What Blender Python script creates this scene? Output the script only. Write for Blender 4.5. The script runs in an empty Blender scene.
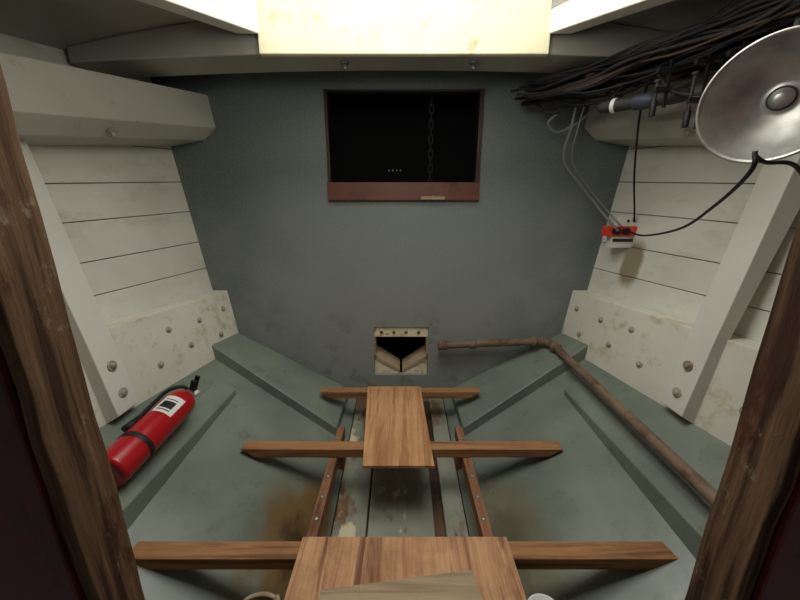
import bpy, bmesh, math, random
from mathutils import Vector, Matrix
random.seed(7)
ZOFF = 1.75      # everything is modelled relative to eye level, then lifted so the bilge is near z=0
SC = bpy.context.scene

def C(r, g, b):
    def f(c):
        c /= 255.0
        return c/12.92 if c <= 0.04045 else ((c+0.055)/1.055)**2.4
    return (f(r), f(g), f(b), 1.0)

# ---------------------------------------------------------------- materials
class M:
    def __init__(s, name, rough=0.6, metal=0.0, spec=0.4):
        s.m = bpy.data.materials.new(name); s.m.use_nodes = True
        s.nt = s.m.node_tree; s.N = s.nt.nodes; s.L = s.nt.links
        s.b = s.N['Principled BSDF']
        s.b.inputs['Roughness'].default_value = rough
        s.b.inputs['Metallic'].default_value = metal
        s.b.inputs['Specular IOR Level'].default_value = spec
    def pos(s):
        return s.N.new('ShaderNodeNewGeometry').outputs['Position']
    def mapping(s, scale, loc=(0,0,0)):
        mp = s.N.new('ShaderNodeMapping'); mp.inputs['Scale'].default_value = scale
        mp.inputs['Location'].default_value = loc
        s.L.new(s.pos(), mp.inputs['Vector']); return mp.outputs['Vector']
    def noise(s, scale, stretch=(1,1,1), detail=5, rough=0.55, loc=(0,0,0), dist=0.0):
        n = s.N.new('ShaderNodeTexNoise'); n.inputs['Scale'].default_value = scale
        n.inputs['Detail'].default_value = detail; n.inputs['Roughness'].default_value = rough
        n.inputs['Distortion'].default_value = dist
        s.L.new(s.mapping(stretch, loc), n.inputs['Vector']); return n.outputs['Fac']
    def rng(s, v, a, b, c=0.0, d=1.0):
        n = s.N.new('ShaderNodeMapRange'); s.L.new(v, n.inputs['Value'])
        for k, x in zip(('From Min','From Max','To Min','To Max'), (a,b,c,d)): n.inputs[k].default_value = x
        return n.outputs['Result']
    def mul(s, a, b, op='MULTIPLY'):
        n = s.N.new('ShaderNodeMath'); n.operation = op
        for i, x in enumerate((a, b)):
            if isinstance(x, (int, float)): n.inputs[i].default_value = x
            else: s.L.new(x, n.inputs[i])
        return n.outputs[0]
    def xyz(s):
        n = s.N.new('ShaderNodeSeparateXYZ'); s.L.new(s.pos(), n.inputs[0]); return n.outputs
    def mix(s, fac, a, b):
        n = s.N.new('ShaderNodeMix'); n.data_type = 'RGBA'
        if isinstance(fac, (int, float)): n.inputs[0].default_value = fac
        else: s.L.new(fac, n.inputs[0])
        for i, x in ((6, a), (7, b)):
            if isinstance(x, tuple): n.inputs[i].default_value = x
            else: s.L.new(x, n.inputs[i])
        return n.outputs[2]
    def col(s, c):
        if isinstance(c, tuple): s.b.inputs['Base Color'].default_value = c
        else: s.L.new(c, s.b.inputs['Base Color'])
        return s
    def bump(s, v, strength=0.2, dist=0.01):
        n = s.N.new('ShaderNodeBump'); n.inputs['Strength'].default_value = strength
        n.inputs['Distance'].default_value = dist
        s.L.new(v, n.inputs['Height']); s.L.new(n.outputs['Normal'], s.b.inputs['Normal']); return s

def paint(name, c1, c2, dirt=None, dirt_lo=0.62, dirt_hi=0.75, rough=0.45, sc=1.6, bump=0.15, amt=1.0, loc=(3,1,2)):
    m = M(name, rough)
    col = m.mix(m.rng(m.noise(sc), 0.3, 0.7), c1, c2)
    if dirt:
        col = m.mix(m.rng(m.noise(7, detail=8, rough=0.7, loc=loc), dirt_lo, dirt_hi, 0, amt), col, dirt)
    m.col(col); m.bump(m.noise(45, detail=3), bump, 0.004); return m

def wood(name, c1, c2, c3, axis='y', sc=22, rough=0.75, paintc=None, plo=.55, phi=.6):
    st = {'x': (.06,1,1), 'y': (1,.06,1), 'z': (1,1,.06)}[axis]
    m = M(name, rough, spec=.2)
    g = m.noise(sc*2.6, st, detail=8, rough=0.7, dist=.3)
    col = m.mix(m.rng(g, 0.32, 0.66), c1, c2)
    col = m.mix(m.rng(m.noise(sc*.8, st, detail=6, rough=.65, loc=(5,5,5), dist=1.2), 0.5, 0.62, 0, .9), col, c3)
    col = m.mix(m.rng(m.noise(5, detail=7, rough=.7, loc=(6,2,8)), .5, .75, 0, .5), col, c3)
    if paintc:
        col = m.mix(m.rng(m.noise(9, tuple(.5+.5*v for v in st), detail=8, rough=.75, loc=(2,7,1)), plo, phi), col, paintc)
    m.col(col); m.bump(g, 0.4, 0.004); return m

WHITE = paint('white_paint', C(226,223,208), C(206,203,188), C(172,158,108), .54, .70, amt=.75)
SHELF_SHADED = paint('white_shelf_shaded', C(192,190,178), C(172,170,158), C(134,124,98), .60, .78)  # white paint darkened for the shelf: under-deck shade put into the colour
WHITE_W = paint('white_frame_paint', C(225,223,212), C(208,206,195), C(160,146,118), .64, .78)
def plank_mat():
    m = M('white_planking_paint', .5)
    col = m.mix(m.rng(m.noise(1.7), .3, .7), C(228,226,214), C(206,204,192))
    col = m.mix(m.rng(m.noise(6, (1,.35,1), detail=9, rough=.7, loc=(1,4,2)), .52, .72, 0, .6), col, C(176,166,136))
    x = m.xyz()
    my = m.rng(m.mul(m.mul(x[1], -2.19, 'ADD'), 0, 'ABSOLUTE'), .02, .10, 1, 0)
    mz = m.rng(m.mul(m.mul(x[2], -1.41, 'ADD'), 0, 'ABSOLUTE'), .05, .2, 1, 0)
    mx = m.rng(x[0], 0.9, 1.0)
    st = m.mul(m.mul(my, mz), mx)
    col = m.mix(m.rng(m.mul(st, m.rng(m.noise(5, detail=3), .1, .6, .4, 1)), .15, .45, 0, .9), col, C(140,126,96))
    m.col(col); m.bump(m.noise(30, (1,.2,1), detail=4), .2, .004); return m
PLANK = plank_mat()
CREAM = paint('cream_paint', C(228,221,190), C(212,204,172), C(160,144,90), .60, .68, rough=.55, sc=5, amt=.6)
FRAMEC = paint('cream_bilge_timber', C(232,222,192), C(204,192,156), C(130,100,66), .54, .64, rough=.6, sc=8)
CEIL = paint('deck_underside_paint', C(170,168,154), C(144,142,131), C(106,96,76), .64, .8)

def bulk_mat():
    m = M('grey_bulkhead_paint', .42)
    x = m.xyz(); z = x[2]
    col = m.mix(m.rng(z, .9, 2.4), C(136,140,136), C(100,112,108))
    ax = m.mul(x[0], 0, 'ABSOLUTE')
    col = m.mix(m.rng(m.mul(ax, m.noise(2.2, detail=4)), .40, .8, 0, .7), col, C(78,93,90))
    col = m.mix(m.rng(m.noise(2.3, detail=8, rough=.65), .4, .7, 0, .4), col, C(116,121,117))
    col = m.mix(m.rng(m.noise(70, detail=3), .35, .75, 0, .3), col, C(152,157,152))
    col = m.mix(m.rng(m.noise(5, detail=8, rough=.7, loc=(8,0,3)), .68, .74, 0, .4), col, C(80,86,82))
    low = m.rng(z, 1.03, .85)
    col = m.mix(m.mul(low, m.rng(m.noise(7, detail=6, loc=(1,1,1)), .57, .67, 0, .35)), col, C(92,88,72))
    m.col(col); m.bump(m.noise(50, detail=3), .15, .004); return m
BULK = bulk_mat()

def floor_mat(name, stain=True, centre=False, dark=1.0):
    m = M(name, .34, spec=.45)
    c1, c2 = (C(146,148,132), C(120,122,106)) if centre else (C(126,135,121), C(100,110,98))
    col = m.mix(m.rng(m.noise(1.9, detail=5), .35, .68), c1, c2)
    col = m.mix(m.rng(m.noise(8, detail=8, rough=.7, loc=(2,2,9)), .56, .74, 0, .6), col, C(84,88,74))
    if stain:
        x = m.xyz(); ax = m.mul(x[0], 0, 'ABSOLUTE')
        if not centre:
            mk = m.mul(m.mul(m.rng(ax, .36, .42), m.rng(ax, .52, .80, 1, 0)), m.rng(x[1], 1.35, 1.75, 1, 0))
            side = m.rng(x[0], -.1, .1, 1, .45)
            wob = m.noise(3.0, (1.4,.7,1), detail=7, rough=.6, loc=(1,3,3))
            col = m.mix(m.mul(side, m.rng(m.mul(mk, m.rng(wob, .15, .45)), .12, .5, 0, .9)), col, C(106,80,38))
            col = m.mix(m.mul(side, m.rng(m.mul(mk, m.rng(wob, .25, .55)), .5, .8, 0, .85)), col, C(58,42,24))
        else:
            col = m.mix(m.rng(m.noise(4, (1,.6,1), detail=6, rough=.6, loc=(4,0,0)), .56, .60), col, C(204,194,160))
            col = m.mix(m.rng(m.noise(5, (1,.5,1), detail=7, rough=.65, loc=(9,2,0)), .52, .60, 0, .9), col, C(100,68,40))
    m.col(col); m.bump(m.noise(25, detail=5), .18, .005)
    rg = m.rng(m.noise(5, detail=6), .3, .7, .22, .48); m.L.new(rg, m.b.inputs['Roughness']); return m
FLOOR = floor_mat('grey_bilge_paint')
FLOORC = floor_mat('grey_bilge_board_paint', True, True)
GREY = floor_mat('grey_timber_paint', False)
BILGE = paint('bilge_grime', C(74,52,34), C(44,34,26), C(96,66,40), .5, .6)
BOLT = paint('painted_bolt', C(178,176,160), C(150,144,124), C(116,86,48), .5, .65, sc=20)
STEEL = M('galvanised_steel', .4, .8).col(C(150,150,148))
CHAIN = M('dark_chain_iron', .7, .3).col(C(56,58,56))
WBEAM = wood('crossbeam_wood', C(170,126,86), C(144,102,68), C(106,72,48), 'x')
WRAIL = wood('rail_wood', C(146,104,76), C(118,80,58), C(88,58,42), 'y')
PLY1 = wood('plywood_board_wood', C(200,156,110), C(178,132,90), C(148,104,68), 'y', 16, paintc=C(120,84,56), plo=.66, phi=.74)
PLY2 = wood('plywood_step_wood', C(202,160,118), C(168,122,88), C(104,62,46), 'y', 17)
PLY3 = wood('plywood_offcut_wood', C(172,154,124), C(156,138,108), C(136,118,92), 'x', 20)
def post_mat():
    m = M('doorway_edge_wood', .85, spec=.15)
    lay = m.noise(60, (1,1,.03), detail=6, rough=.6, dist=.2)
    col = m.mix(m.rng(lay, .35, .65), C(120,94,70), C(84,63,46))
    col = m.mix(m.rng(m.noise(30, (1,1,.05), detail=6, loc=(4,4,0)), .5, .6), col, C(62,45,34))
    col = m.mix(m.rng(m.noise(11, (1,1,.45), detail=9, rough=.75, loc=(2,7,1)), .58, .64, 0, .75), col, C(146,132,108))
    col = m.mix(m.rng(m.noise(9, (1,1,.4), detail=8, rough=.7, loc=(7,1,4)), .57, .64, 0, .8), col, C(74,42,34))
    m.col(col); m.bump(m.noise(40, (1,1,.15), detail=8, rough=.7), .6, .010); return m
POST = post_mat()
DARKRED = paint('dark_red_paint', C(100,28,26), C(66,20,18), C(34,18,16), .5, .7)
REDBROWN = paint('red_brown_paint', C(110,66,54), C(92,54,44), C(64,40,34), .55, .7)
DKFRAME = paint('dark_frame_paint', C(64,44,38), C(50,36,32), C(80,50,40), .6, .7)
RUST = paint('rusty_pipe', C(128,108,88), C(102,82,66), C(84,58,40), .5, .62, rough=.65, sc=9)
BLACK = M('black_rubber', .6).col(C(22,22,22))
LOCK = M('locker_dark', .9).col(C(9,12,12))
DGREY = M('dark_grey_hose', .65).col(C(48,45,42))
BROWNH = M('brown_pole', .6).col(C(78,60,48))
CABLE = M('grey_cable', .5).col(C(132,132,128))
RED = M('red_enamel', .3, spec=.5).col(C(166,14,26))
REDP = M('red_plastic', .35).col(C(216,64,40))
LABEL = M('white_label', .4).col(C(222,220,214))
BLUE = M('blue_grey_plastic', .5).col(C(54,60,76))
def alu():
    m = M('spun_aluminium', .42, .8)
    m.col(m.mix(m.rng(m.noise(14, detail=6), .35, .7), C(200,199,192), C(154,153,148))); m.bump(m.noise(60), .12, .003); return m
ALU = alu()

# ---------------------------------------------------------------- builder
class B:
    def __init__(s, name): s.name = name; s.bm = bmesh.new(); s.mats = []
    def mi(s, mat):
        if mat not in s.mats: s.mats.append(mat)
        return s.mats.index(mat)
    def face(s, vs, i, smooth=False):
        try:
            f = s.bm.faces.new(vs); f.material_index = i; f.smooth = smooth
        except ValueError: pass
    def hexa(s, a, b, mat):
        i = s.mi(mat)
        A = [s.bm.verts.new(p) for p in a]; Bv = [s.bm.verts.new(p) for p in b]; n = len(A)
        s.face(A[::-1], i); s.face(Bv, i)
        for k in range(n): s.face([A[k], A[(k+1)%n], Bv[(k+1)%n], Bv[k]], i)
        return s
    def box(s, x0,x1,y0,y1,z0,z1, mat):
        return s.hexa([(x0,y0,z0),(x1,y0,z0),(x1,y1,z0),(x0,y1,z0)], [(x0,y0,z1),(x1,y0,z1),(x1,y1,z1),(x0,y1,z1)], mat)
    def lathe(s, prof, o, axis, mat, seg=28, arc=None, start=None):
        i = s.mi(mat); o = Vector(o); ax = Vector(axis).normalized()
        ref = Vector(start) if start else (Vector((0,0,1)) if abs(ax.z) < .9 else Vector((1,0,0)))
        u = (ref - ax*ref.dot(ax)).normalized(); w = ax.cross(u)
        a0, a1 = arc if arc else (0, 2*math.pi); closed = arc is None
        n = seg if closed else seg+1
        rings = []
        for r, t in prof:
            if r < 1e-6: rings.append([s.bm.verts.new(o+ax*t)]*n); continue
            rings.append([s.bm.verts.new(o+ax*t+(u*math.cos(a)+w*math.sin(a))*r) for a in [a0+(a1-a0)*k/seg for k in range(n)]])
        for R, Q in zip(rings[:-1], rings[1:]):
            for k in range(seg):
                k2 = (k+1) % n
                vs = []
                for v in (R[k], R[k2], Q[k2], Q[k]):
                    if v not in vs: vs.append(v)
                if len(vs) > 2: s.face(vs, i, True)
        return s
    def cyl(s, p0, p1, r, mat, r2=None, seg=20):
        p0, p1 = Vector(p0), Vector(p1); L = (p1-p0).length; r2 = r if r2 is None else r2
        return s.lathe([(0,0),(r,0),(r2,L),(0,L)], p0, p1-p0, mat, seg)
    def bolt(s, p, nrm, mat, r=.016, h=.014):
        p = Vector(p); n = Vector(nrm).normalized()
        s.cyl(p-n*.004, p+n*.004, r*1.45, mat, seg=16); s.cyl(p+n*.004, p+n*h, r, mat, r*.8, seg=6 if r > .012 else 10); return s
    def tube(s, pts, r, mat, seg=10, sub=8):
        i = s.mi(mat); P = [Vector(p) for p in pts]
        if len(P) > 2 and sub > 1:
            Q = []; E = [P[0]*2-P[1]] + P + [P[-1]*2-P[-2]]
            for k in range(1, len(E)-2):
                a,b,c,d = E[k-1:k+3]
                for j in range(sub):
                    t = j/sub
                    Q.append(.5*((2*b)+(c-a)*t+(2*a-5*b+4*c-d)*t*t+(3*b-a-3*c+d)*t**3))
            P = Q + [P[-1]]
        rings = []; u = None
        for k, p in enumerate(P):
            t = (P[min(k+1,len(P)-1)] - P[max(k-1,0)]).normalized()
            if u is None: u = t.orthogonal().normalized()
            u = (u - t*u.dot(t)).normalized(); w = t.cross(u)
            rings.append([s.bm.verts.new(p+(u*math.cos(2*math.pi*j/seg)+w*math.sin(2*math.pi*j/seg))*r) for j in range(seg)])
        for R, Q in zip(rings[:-1], rings[1:]):
            for j in range(seg): s.face([R[j], R[(j+1)%seg], Q[(j+1)%seg], Q[j]], i, True)
        s.face(rings[0][::-1], i); s.face(rings[-1], i); return s
    def done(s, bevel=0, seg=2):
        bmesh.ops.recalc_face_normals(s.bm, faces=s.bm.faces)
        me = bpy.data.meshes.new(s.name); s.bm.to_mesh(me); s.bm.free()
        for m in s.mats: me.materials.append(m.m)
        vs = [v.co for v in me.vertices]
        c = Vector([(min(v[k] for v in vs)+max(v[k] for v in vs))/2 for k in range(3)])
        me.transform(Matrix.Translation(-c))
        ob = bpy.data.objects.new(s.name, me); ob.location = c + Vector((0,0,ZOFF))
        SC.collection.objects.link(ob)
        if bevel:
            bv = ob.modifiers.new('bevel','BEVEL'); bv.width = bevel; bv.segments = seg; bv.limit_method = 'ANGLE'; bv.angle_limit = math.radians(40)
        return ob

# ---------------------------------------------------------------- hull shape functions
D = 2.5
def xc(y): return 1.28 + .18*(D-y)
def zf(x, y):
    x = abs(x); x = min(x, xc(y)+.02)
    z = -1.03 - .57*(xc(y)-x)
    return z
def zfl(x, y): return zf(max(abs(x), .37), y)
def xw(y, z): return 1.455 + .18*(D-y) + (z+.589)*.138

# floor
b = B('floor'); i = b.mi(FLOOR); ic = b.mi(BILGE)
ys = [.45+.1*k for k in range(21)]; ys[-1] = D
rows = []
for y in ys:
    r = []
    X = xc(y)+.10
    xl = [-X, -xc(y), -1.1, -.8, -.6, -.371, -.37, 0, .37, .371, .6, .8, 1.1, xc(y), X]
    for x in xl: r.append(b.bm.verts.new((x, y, zfl(x, y) if abs(x) > .3705 else zf(.37, y)-.02)))
    rows.append(r)
for R, Q in zip(rows[:-1], rows[1:]):
    for k in range(len(R)-1): b.face([R[k], R[k+1], Q[k+1], Q[k]], ic if 5 <= k <= 8 else i)
fl = b.done()
b = B('bilge_floorboards')
def zk(y): return zf(.37, y)
for x0, x1 in ((-.36,-.182), (-.172,.185), (.245,.36)):
    b.hexa([(x0,.5,zk(.5)-.01),(x1,.5,zk(.5)-.01),(x1,2.49,zk(2.49)-.01),(x0,2.49,zk(2.49)-.01)],
           [(x0,.5,zk(.5)+.025),(x1,.5,zk(.5)+.025),(x1,2.49,zk(2.49)+.025),(x0,2.49,zk(2.49)+.025)], FLOORC)
b.done(.004)

# front bulkhead with two openings
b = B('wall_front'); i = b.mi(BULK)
gx = [-1.72,-.503,-.212,.229,.557,1.72]; gz = [-1.7,-1.318,-.894,.081,.787,1.08]
for y, flip in ((D, 0), (D+.05, 1)):
    g = [[b.bm.verts.new((x, y, z)) for x in gx] for z in gz]
    for r in range(5):
        for c in range(5):
            if r == 3 and c in (1,2,3): continue
            if r == 1 and c == 2: continue
            b.face([g[r][c], g[r][c+1], g[r+1][c+1], g[r+1][c]], i)
    if flip: g2 = g
    else: g1 = g
def rim(r0, r1, c0, c1):
    seq = [(r0,c) for c in range(c0,c1+1)] + [(r,c1) for r in range(r0+1,r1+1)] + [(r1,c) for c in range(c1-1,c0-1,-1)] + [(r,c0) for r in range(r1-1,r0,-1)]
    for k in range(len(seq)):
        a, d = seq[k], seq[(k+1)%len(seq)]
        b.face([g1[a[0]][a[1]], g1[d[0]][d[1]], g2[d[0]][d[1]], g2[a[0]][a[1]]], i)
rim(3,4,1,4); rim(1,2,2,3); rim(0,5,0,5)
b.done()

b = B('window_1')
b.box(-.512,.563,2.465,2.545,.078,.200, REDBROWN)
b.box(-.512,-.492,2.485,2.545,.2002,.79, DKFRAME)
b.box(.535,.563,2.475,2.545,.2002,.79, DKFRAME)
b.box(-.491,.534,2.490,2.545,.778,.79, DKFRAME)
b.box(.15,.32,2.455,2.466,.082,.105, PLY3)
b.box(.23,.24,2.452,2.457,.08,.108, STEEL)
b.done(.004)

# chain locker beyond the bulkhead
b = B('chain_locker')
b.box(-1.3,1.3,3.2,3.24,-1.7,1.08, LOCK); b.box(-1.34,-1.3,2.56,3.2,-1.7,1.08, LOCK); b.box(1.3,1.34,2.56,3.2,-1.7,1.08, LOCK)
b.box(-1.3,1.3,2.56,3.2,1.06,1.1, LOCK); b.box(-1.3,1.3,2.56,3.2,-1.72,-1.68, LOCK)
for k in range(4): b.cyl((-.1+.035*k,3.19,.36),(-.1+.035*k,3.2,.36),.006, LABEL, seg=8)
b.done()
b = B('anchor_chain')
z = 1.0; k = 0
while z > -.2:
    lp = []
    for j in range(16):
        a = 2*math.pi*j/16
        dx = .015*math.cos(a); dz = .016*math.sin(a) + (.016 if math.sin(a) > 0 else -.016)
        lp.append((.235+(dx if k%2 else 0), 2.75+(0 if k%2 else dx), z+dz))
    lp.append(lp[0]); b.tube(lp, .005, CHAIN, 8, 1); z -= .052; k += 1
b.done()
# framing seen through the lower opening
b = B('access_opening_framing')
b.box(-.211,.228,2.515,2.60,-.985,-.896, FRAMEC)
for sx, c in ((-1,.0),(1,.018)):
    e = .211 if sx < 0 else .228
    b.hexa([(sx*e,2.53,-1.15),(sx*e,2.53,-1.195),(c,2.53,-1.315),(c,2.53,-1.28)],
           [(sx*e,2.66,-1.10),(sx*e,2.66,-1.195),(c,2.66,-1.315),(c,2.66,-1.25)], PLY3)
    b.hexa([(sx*e,2.535,-1.1955),(sx*e,2.535,-1.36),(c,2.535,-1.36),(c,2.535,-1.3155)],
           [(sx*e,2.66,-1.1955),(sx*e,2.66,-1.36),(c,2.66,-1.36),(c,2.66,-1.3155)], FRAMEC)
    b.box(min(sx*e,sx*(e-.014)),max(sx*e,sx*(e-.014)),2.502,2.60,-1.145,-.99, PLY3)
for k in range(4): b.bolt((-.15+.10*k,2.515,-.945),(0,-1,0), RUST, .01, .012)
b.done(.004)

# side walls, chine timbers, beam shelves, frames
zb = [.95,.42,.205,0,-.22,-.416,-.6]; zn = [.78,.24,.03,-.13,-.31,-.455,-.585]
for sx, side in ((-1,'left'), (1,'right')):
    b = B('wall_'+side)
    for k in range(6):
        u0, u1 = zb[k]-.0028, zb[k+1]+.0028
        n0, n1 = zn[k]-.0028, zn[k+1]+.0028
        if k == 5: u1 -= .1; n1 -= .1
        t = .03
        b.hexa([(sx*xw(D,u0),D-.001,u0),(sx*xw(D,u1),D-.001,u1),(sx*(xw(D,u1)+t),D-.001,u1),(sx*(xw(D,u0)+t),D-.001,u0)],
               [(sx*xw(.6,n0),.601,n0),(sx*xw(.6,n1),.601,n1),(sx*(xw(.6,n1)+t),.601,n1),(sx*(xw(.6,n0)+t),.601,n0)], PLANK)
    t0, t1 = .010, .05
    b.hexa([(sx*(xw(D,.95)+t0),D,.95),(sx*(xw(D,-1.1)+t0),D,-1.1),(sx*(xw(D,-1.1)+t1),D,-1.1),(sx*(xw(D,.95)+t1),D,.95)],
           [(sx*(xw(.6,.78)+t0),.6,.78),(sx*(xw(.6,-1.1)+t0),.6,-1.1),(sx*(xw(.6,-1.1)+t1),.6,-1.1),(sx*(xw(.6,.78)+t1),.6,.78)], GREY)
    b.done(.002, 1)
    def ct(y, z0, z1):
        o = .18*(D-y)
        return [(sx*(1.28+o),y,z0),(sx*(1.34+o),y,z1),(sx*(1.45+o),y,z1),(sx*(1.45+o-.06),y,z0)]
    b = B('chine_timber')
    b.hexa(ct(D-.005,-1.05,-.589), ct(.61,-1.05,-.57), WHITE)
    for (y, f) in ((2.40,.72),(2.31,.33),(2.16,.70),(2.04,.40),(1.92,.74),(1.80,.34),(1.28,.4),(1.2,.7)):
        z = -1.03+f*.44; x = 1.28+.18*(D-y)+.06*f
        b.bolt((sx*x,y,z),(-sx,-.18,.13), BOLT, .015)
    b.done(.008)
    def cl(y):
        o = .18*(D-y); d = -.17*(D-y)
        return [(sx*(1.29+o),y,.757+d),(sx*(1.262+o),y,.555+d),(sx*(1.35+o),y,.478+d),(sx*(1.57+o),y,.44+d),(sx*(1.62+o),y,.757+d)]
    b = B('beam_shelf')
    b.hexa(cl(D-.005), cl(.61), SHELF_SHADED)
    for y in (1.80,): b.bolt((sx*(1.31+.18*(D-y)),y,.505-.17*(D-y)),(-sx*.5,0,-1), BOLT, .016, .03)
    b.done(.012)
    b = B('hull_frame')
    y0, y1 = 1.44, 1.575
    def rb(z, xi): return [(sx*xi,y0,z),(sx*xi,y1,z),(sx*(xw(1.5,z)+(-.002 if z>-.6 else -.1)),y1,z),(sx*(xw(1.5,z)+(-.002 if z>-.6 else -.1)),y0,z)]
    R = [[b.bm.verts.new(p) for p in rb(z, xi)] for z, xi in ((-1.03,1.47),(-.99,1.405),(-.62,1.465),(.33,1.64))]
    i = b.mi(WHITE_W); b.face(R[0], i); b.face(R[-1], i)
    for P, Q in zip(R[:-1], R[1:]):
        for k in range(4): b.face([P[k],P[(k+1)%4],Q[(k+1)%4],Q[k]], i)
    b.bolt((sx*1.440,1.51,-.745),(-sx,0,.16), BOLT, .018); b.bolt((sx*1.418,1.51,-.895),(-sx,0,.16), BOLT, .018)
    b.done(.022, 3)
    b = B('floor_timber')
    P = [(1.33,2.495),(.43,2.495),(.45,2.02),(1.36,2.2)]
    b.hexa([(sx*x,y,zf(x,y)-.03) for x, y in P], [(sx*x,y,zf(x,y)+(.10 if x > 1 else .075)) for x, y in P], GREY)
    b.done(.006)
    b = B('bilge_bearer')
    P = [(1.10,1.98,.035),(1.22,2.02,.03),(1.25,.75,.09),(1.13,.75,.12)]
    b.hexa([(sx*x,y,zf(x,y)-.03) for x,y,h in P], [(sx*x,y,zf(x,y)+h) for x,y,h in P], GREY)
    b.done(.006)

# deck underside with hatch opening
def zc_(x, y): return .985 + .12*(y-1.95) - .06*x*x
def xh(y): return .70 + .38*(1.95-y)
b = B('ceiling')
def deckpatch(f0, f1, y0, y1, n=6):
    def pt(s, t):
        y = y0+(y1-y0)*t; x = f0(y)+(f1(y)-f0(y))*s; return x, y, zc_(x, y)
    for k in range(n):
        q = [pt(k/n,0), pt((k+1)/n,0), pt((k+1)/n,1), pt(k/n,1)]
        b.hexa(q, [(x,y,z+.04) for x,y,z in q], CEIL)
W = lambda y: xw(y,.9)+.02
deckpatch(lambda y:-W(y), W, 1.99, D, 12)
deckpatch(lambda y:-W(y), lambda y:-xh(y)-.02, .75, 1.99)
deckpatch(lambda y:xh(y)+.02, W, .75, 1.99)
deckpatch(lambda y:-W(y), W, .602, .75, 12)
bmesh.ops.remove_doubles(b.bm, verts=b.bm.verts, dist=.0005)
b.done()
b = B('deck_beam')
n = 14; pr = []
for k in range(n+1):
    x = -1.70+3.4*k/n; zb_ = .785-.016*x*x
    pr.append([(x,1.955,zb_),(x,2.185,zb_),(x,2.185,zc_(x,2.185)-.001),(x,1.955,zc_(x,1.955)-.001)])
VV = [[b.bm.verts.new(p) for p in q] for q in pr]; i = b.mi(CEIL)
b.face(VV[0], i); b.face(VV[-1], i)
for P, Q in zip(VV[:-1], VV[1:]):
    for k in range(4): b.face([P[k],P[(k+1)%4],Q[(k+1)%4],Q[k]], i)
for x in (-.30, .40): b.cyl((x,2.06,.79),(x,2.06,.772),.024, STEEL, seg=18); b.cyl((x,2.06,.772),(x,2.06,.745),.015, STEEL, seg=6)
b.done(.008)
b = B('hatch_coaming')
b.box(-.705,.745,1.915,1.95,.762,1.35, CREAM)
for sx in (-1, 1):
    def cm(y, e=0):
        x = xh(y)+(.04 if sx > 0 else 0)-.02; z = .855-.21*(1.95-y)
        return [(sx*x,y,z),(sx*(x+.11),y,z),(sx*(x+.11),y,1.35),(sx*x,y,1.35)]
    b.hexa(cm(1.914), cm(.75), WHITE_W)
b.box(-1.16,1.2,.71,.749,.62,1.35, WHITE_W)
b.done(.005)

# aft doorway the picture is taken through
b = B('wall_back')
b.box(-1.95,-.662,.51,.598,-1.9,1.0, DARKRED); b.box(.737,1.95,.51,.598,-1.9,1.0, DARKRED)
b.done()
b = B('door_1')
i = b.mi(POST)
for xi, xo in ((-.633,-.661),(.708,.736)):
    zs = [-1.6+.1*k for k in range(26)]
    prev = None
    for z in zs:
        j = random.uniform(-.003,.003); j2 = random.uniform(-.004,.004)
        cur = [b.bm.verts.new(p) for p in ((xi+j,.505+j2,z),(xi+j,.603,z),(xo,.603,z),(xo,.505+j2,z))]
        if prev:
            for k in range(4): b.face([prev[k],prev[(k+1)%4],cur[(k+1)%4],cur[k]], i)
        else: b.face(cur, i)
        prev = cur
    b.face(prev, i)
b.box(-.70,-.6615,.494,.509,-1.6,.9, DARKRED); b.box(.7365,.775,.494,.509,-1.6,.9, DARKRED)
b.done(.003)

# ---------------------------------------------------------------- cross beams, rails, boards
def crossbeam(x0, x1, y0, y1, zt, h):
    b = B('bilge_crossbeam')
    d = h/.57*.8
    b.hexa([(x0+d,y0,zt-h),(x1-d,y0,zt-h),(x1-d,y1,zt-h),(x0+d,y1,zt-h)],
           [(x0,y0,zt),(x1,y0,zt),(x1,y1,zt),(x0,y1,zt)], WBEAM)
    b.done(.003)
crossbeam(-.60,.60,2.20,2.265,-1.30,.055)
crossbeam(-.905,.925,1.585,1.655,-1.30,.056)
crossbeam(-1.07,1.10,.975,1.047,-1.30,.056)
for sx in (-1, 1):
    b = B('bilge_rail')
    b.box(min(sx*.36,sx*.405),max(sx*.36,sx*.405),.62,1.87,-1.43,-1.357, WRAIL)
    for y in (1.2,1.32,1.45,1.75): b.bolt((sx*.383,y,-1.357),(0,0,1), STEEL, .007, .006)
    for y in (.7,1.15,1.8): b.box(min(sx*.362,sx*.403),max(sx*.362,sx*.403),y-.02,y+.02,zf(.4,y)-.01,-1.43, WRAIL)
    b.done(.002)
b = B('plywood_board')
q = [(-.195,1.44),(.18,1.44),(.155,2.25),(-.245,2.25)]
b.hexa([(x,y,-1.2995) for x,y in q], [(x,y,-1.281) for x,y in q], PLY1); b.done(.002)
b = B('plywood_step')
b.box(-.395,.432,.42,1.046,-1.2995,-1.275, PLY2); b.done(.002)
b = B('plywood_offcut')
q = [(-.28,.60),(.30,.60),(.265,.905),(-.27,.84)]
b.hexa([(x,y,-1.2745) for x,y in q], [(x,y,-1.256) for x,y in q], PLY3); b.done(.002)

# rusty pipe with elbow
b = B('rusty_pipe')
b.tube([(.31,2.42,-1.02),(.7,2.42,-1.0),(1.08,2.42,-.985)], .029, RUST, 18)
b.tube([(1.06,2.42,-.985),(1.13,2.41,-.985),(1.165,2.37,-.985),(1.17,2.30,-.985)], .034, RUST, 18)
b.tube([(1.17,2.31,-.985),(1.175,1.6,-1.015),(1.18,.72,-1.05)], .027, RUST, 18)
b.cyl((.30,2.42,-1.02),(.37,2.42,-1.018),.036, RUST); b.cyl((.55,2.42,-1.01),(.60,2.42,-1.008),.036, RUST)
b.cyl((1.03,2.42,-.985),(1.07,2.42,-.985),.041, RUST); b.cyl((1.17,2.33,-.985),(1.17,2.29,-.985),.041, RUST)
b.done()

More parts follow.
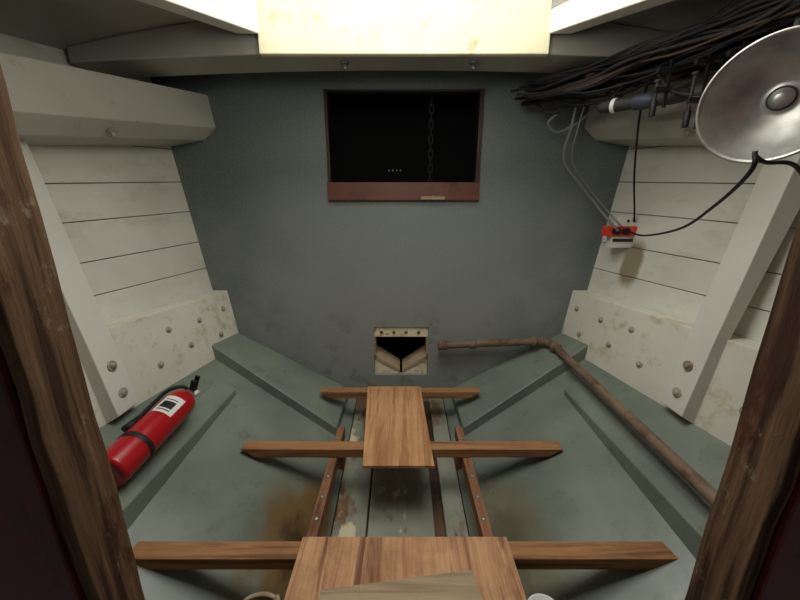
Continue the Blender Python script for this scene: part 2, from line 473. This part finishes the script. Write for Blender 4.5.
# fire extinguisher
p0 = Vector((-1.205,1.13,-1.045)); p1 = Vector((-1.175,1.68,-.98)); ax = (p1-p0).normalized()
b = B('fire_extinguisher')
r = .077
b.lathe([(0,.012),(r*.8,.012),(r*.86,0),(r*.97,0),(r,.02),(r,.41),(r*.97,.44),(r*.85,.47),(r*.6,.49),(.026,.50),(.022,.505),(0,.505)], p0, ax, RED, 40)
up = Vector((.45,-.45,1)); up = (up-ax*up.dot(ax)).normalized(); sd = ax.cross(up)
b.lathe([(r+.0012,.29),(r+.0012,.405)], p0, ax, LABEL, 20, (-.7,.6), up)
for t0, t1 in ((.32,.365),(.305,.311),(.375,.380)):
    b.lathe([(r+.002,t0),(r+.002,t1)], p0, ax, BLACK, 16, (-.5,.3), up)
N = p0+ax*.495
b.cyl(N, N+ax*.03, .026, STEEL); b.cyl(N+ax*.03, N+ax*.065, .020, BLACK)
def slab(p, q, w, h, mat):
    p, q = Vector(p), Vector(q); t = (q-p).normalized(); s1 = sd*w; u1 = t.cross(sd).normalized()*h
    b.hexa([p-s1-u1,p+s1-u1,p+s1+u1,p-s1+u1], [q-s1-u1,q+s1-u1,q+s1+u1,q-s1+u1], mat)
slab(N+ax*.045-up*.02, N+ax*.04+up*.085, .013, .006, BLACK)
slab(N+ax*.068-up*.015, N+ax*.072+up*.095, .012, .005, BLACK)
b.cyl(N+ax*.045+sd*.018, N+ax*.045+sd*.036, .017, LABEL)
H = N+ax*.045-sd*.01
b.tube([H, H-sd*.05+ax*.01, H-sd*.09-ax*.05, H-sd*.082-ax*.16+up*.02, H-sd*.07-ax*.28+up*.03], .010, BLACK, 12)
b.cyl(H-sd*.07-ax*.28+up*.03, H-sd*.07-ax*.36+up*.03, .012, BLACK, .02)
b.lathe([(r+.002,.13),(r+.004,.135),(r+.004,.15),(r+.002,.155)], p0, ax, BLACK, 32)
b.done()

# work-lamp reflector
b = B('clamp_work_lamp')
o = Vector((.968,.965,.280)); nrm = (Vector((-.15,-.05,-.08))-o).normalized(); nrm = (nrm+Vector((-.26,.0,-.02))).normalized()
R = .148
prof = [(R+.006,.0),(R+.006,.004),(R,.004),(R*.97,-.006),(R*.88,-.03),(R*.7,-.062),(R*.48,-.085),(R*.3,-.095),(.026,-.098),(.025,-.09),(.020,-.088),(.018,-.078),(.010,-.074),(0,-.073)]
b.lathe(prof, o, nrm, ALU, 56)
b.lathe([(.030,-.0965),(.030,-.094),(.026,-.093),(.025,-.0965)], o, nrm, DGREY, 32)
b.lathe([(R+.006,0),(R+.002,-.006),(R*.9,-.034),(R*.72,-.067),(R*.5,-.09),(.04,-.104),(.03,-.11),(.03,-.19),(.02,-.2),(0,-.2)], o, nrm, ALU, 56)
hd = o-nrm*.15
b.tube([hd, hd+Vector((.05,.08,.12)), hd+Vector((.12,.14,.25))], .009, STEEL, 10)
b.done()

# hoses / poles slung under the deck: a loose tangle of cables
b = B('hose_and_pole_bundle')
base = [(.80,2.40,.70),(.96,2.2,.69),(1.09,2.0,.68),(1.19,1.8,.665),(1.27,1.6,.65),(1.33,1.4,.635),(1.37,1.2,.62),(1.42,.85,.58)]
for k in range(44):
    dx, dz = random.uniform(-.13,.08), random.uniform(-.05,.05)
    s0 = random.uniform(0,.5)
    wv = .008 if k < 12 else .03
    pts = []; lift = random.uniform(.0,1.0)*(1 if k%2 else -.1)
    for j,(x,y,z) in enumerate(base):
        up_ = (0,0,0,.03,.05,.06,.06,.07)[j]*lift
        sag = -random.uniform(0,.06) if (k > 30 and j in (2,3,4,5)) else 0
        pts.append((x+dx+random.uniform(-wv,wv)+(s0*.3 if j == 0 else 0), y+(-s0*.35 if j == 0 else 0)+dx*.5, z+dz+up_+sag+random.uniform(-wv,wv)*.7))
    if s0 > .3: pts = [pts[0]]+pts[2:]
    b.tube(pts, random.choice([.012,.016,.02]) if k < 8 else random.choice([.005,.006,.008,.010]), [BLACK,DGREY,BLACK,BLACK,BROWNH,BLACK][k%6], 8, 6)
b.tube([(.98,1.98,.70),(1.2,1.85,.635),(1.42,1.55,.57)], .017, BROWNH, 12)
b.tube([(.85,2.36,.68),(.93,2.3,.60),(1.05,2.22,.62),(1.15,2.1,.66)], .010, DGREY, 10)
b.tube([(.92,2.2,.66),(.98,2.1,.585),(1.10,1.95,.57),(1.2,1.78,.60)], .008, BLACK, 10)
b.tube([(1.05,2.0,.64),(1.15,1.85,.54),(1.25,1.68,.53),(1.33,1.5,.58)], .008, BLACK, 10)
b.tube([(1.16,1.72,.62),(1.2,1.62,.50),(1.28,1.5,.48),(1.33,1.38,.58)], .007, DGREY, 10)
b.done()
b = B('dark_roll')  # unidentified dark object, modelled as a thin roll
A0 = Vector((1.03,1.92,.52)); A1 = Vector((1.26,1.60,.49))
b.lathe([(0,0),(.016,.003),(.026,.02),(.031,.1),(.026,.2),(.032,.3),(.028,.37),(.016,.39),(0,.395)], A0, A1-A0, DGREY, 20)
b.lathe([(.030,.17),(.035,.18),(.035,.24),(.032,.25)], A0, A1-A0, BLUE, 20)
b.lathe([(.031,.07),(.034,.075),(.034,.085),(.031,.09)], A0, A1-A0, LABEL, 20)
b.tube([A0+Vector((.03,-.04,.02)), (1.10,1.86,.60), (1.12,1.85,.66)], .005, BLACK, 8)
b.done()
for (x, y, zt, L) in ((1.22,1.50,.58,.25),(1.30,1.52,.565,.19),(1.13,1.58,.58,.15),(1.255,1.40,.57,.17)):
    b = B('hanging_bar_clamp')
    b.box(x-.007,x+.007,y-.003,y+.003,zt-L,zt+.03, BLACK)
    b.box(x-.055,x+.013,y-.008,y+.008,zt-.02,zt, BLACK)
    b.box(x-.055,x+.013,y-.008,y+.008,zt-L*.62,zt-L*.62+.02, BLACK)
    b.cyl((x-.045,y,zt-L*.62-.04),(x-.045,y,zt-.055),.006, DGREY, seg=10)
    b.cyl((x-.045,y,zt-L*.62-.09),(x-.045,y,zt-L*.62-.03),.012, BLACK, seg=12)
    b.cyl((x-.045,y,zt-.055),(x-.045,y,zt-.045),.013, DGREY, seg=12)
    b.done(.0015)

# outlet and cables
b = B('power_outlet')
cx, cy, cz = 1.485, 2.25, -.125
b.box(cx-.11,cx+.10,cy-.02,cy+.045,cz-.035,cz+.03, REDP)
b.box(cx-.04,cx+.10,cy-.012,cy+.045,cz+.0305,cz+.10, LABEL)
b.box(cx-.07,cx+.075,cy-.015,cy+.045,cz-.11,cz-.0355, LABEL)
b.box(cx-.065,cx+.07,cy-.02,cy-.0155,cz-.07,cz-.05, DGREY)
for dx in (-.06,.005): b.cyl((cx+dx,cy-.021,cz),(cx+dx,cy-.05,cz),.022, BLACK, seg=14)
for dx in (.02,.06): b.cyl((cx+dx,cy-.013,cz+.065),(cx+dx,cy-.016,cz+.065),.01, BLACK, seg=10)
b.done(.003)
b = B('power_cable')
b.tube([(1.05,2.2,.60),(1.06,2.25,.50),(1.10,2.38,.33),(1.28,2.40,.14),(1.40,2.34,-.02),(1.42,2.195,-.12)], .008, CABLE, 8)
b.tube([(1.09,2.18,.60),(1.10,2.25,.48),(1.15,2.37,.33),(1.31,2.40,.15),(1.42,2.33,.0),(1.44,2.20,-.09)], .005, CABLE, 8)
b.tube([(1.0,2.3,.60),(.95,2.34,.55),(1.02,2.36,.50),(1.12,2.32,.54),(1.17,2.2,.60)], .007, CABLE, 8)
b.done()
b = B('extension_cord')
b.tube([(.91,.915,.15),(.925,.93,.10),(1.05,1.144,.02),(1.27,1.53,-.075),(1.42,1.95,-.135),(1.49,2.195,-.125)], .0055, BLACK, 8)
b.tube([(1.54,2.233,-.06),(1.51,2.2,-.0),(1.40,2.1,.22),(1.27,1.94,.47),(1.22,1.85,.60)], .0055, BLACK, 8)
b.tube([(.91,.915,.14),(.96,.93,.125),(1.06,.95,.12),(1.2,1.0,.05)], .0055, BLACK, 8)
b.done()
# small things at the feet
b = B('rope_coil')
pts = []
for k in range(40):
    a = k*.5; pts.append((-.50+.07*math.cos(a), .845+.05*math.sin(a), -1.42+.002*k))
b.tube(pts, .008, PLY3, 8, 3); b.done()
b = B('plastic_tub')
b.lathe([(0,0),(.05,0),(.062,.10),(.066,.102),(.066,.11),(.058,.11),(.047,.01),(0,.01)], (.50,.81,-1.44), (0,0,1), LABEL, 28); b.done()

# ---------------------------------------------------------------- light
def area(name, loc, target, sx_, sy_, e, col):
    l = bpy.data.lights.new(name, 'AREA'); l.shape = 'RECTANGLE'; l.size = sx_; l.size_y = sy_; l.energy = e; l.color = col
    o = bpy.data.objects.new(name, l); o.location = Vector(loc)+Vector((0,0,ZOFF))
    o.rotation_euler = (Vector(target)-Vector(loc)).to_track_quat('-Z','Y').to_euler(); SC.collection.objects.link(o)
area('hatch_daylight', (0,1.35,1.75), (0,1.5,0), 1.5, 1.1, 46, (1,.985,.94))
pl = bpy.data.lights.new('cabin_fill', 'POINT'); pl.energy = 14.5; pl.shadow_soft_size = .22; pl.color = (1,.985,.94)  # added fill light without a fixture, brightens the bulkhead and sides evenly
po = bpy.data.objects.new('cabin_fill', pl); po.location = (.03,.98,.66+ZOFF); SC.collection.objects.link(po)

w = bpy.data.worlds.new('World'); SC.world = w; w.use_nodes = True
w.node_tree.nodes['Background'].inputs[0].default_value = (.9,.88,.85,1)
w.node_tree.nodes['Background'].inputs[1].default_value = .10

cam = bpy.data.cameras.new('camera'); cam.sensor_width = 36; cam.lens = 36*330/800; cam.clip_start = .02
co = bpy.data.objects.new('camera', cam); co.location = (0,0,ZOFF); co.rotation_euler = (math.radians(75),0,0)
SC.collection.objects.link(co); SC.camera = co
SC.view_settings.view_transform = 'Standard'
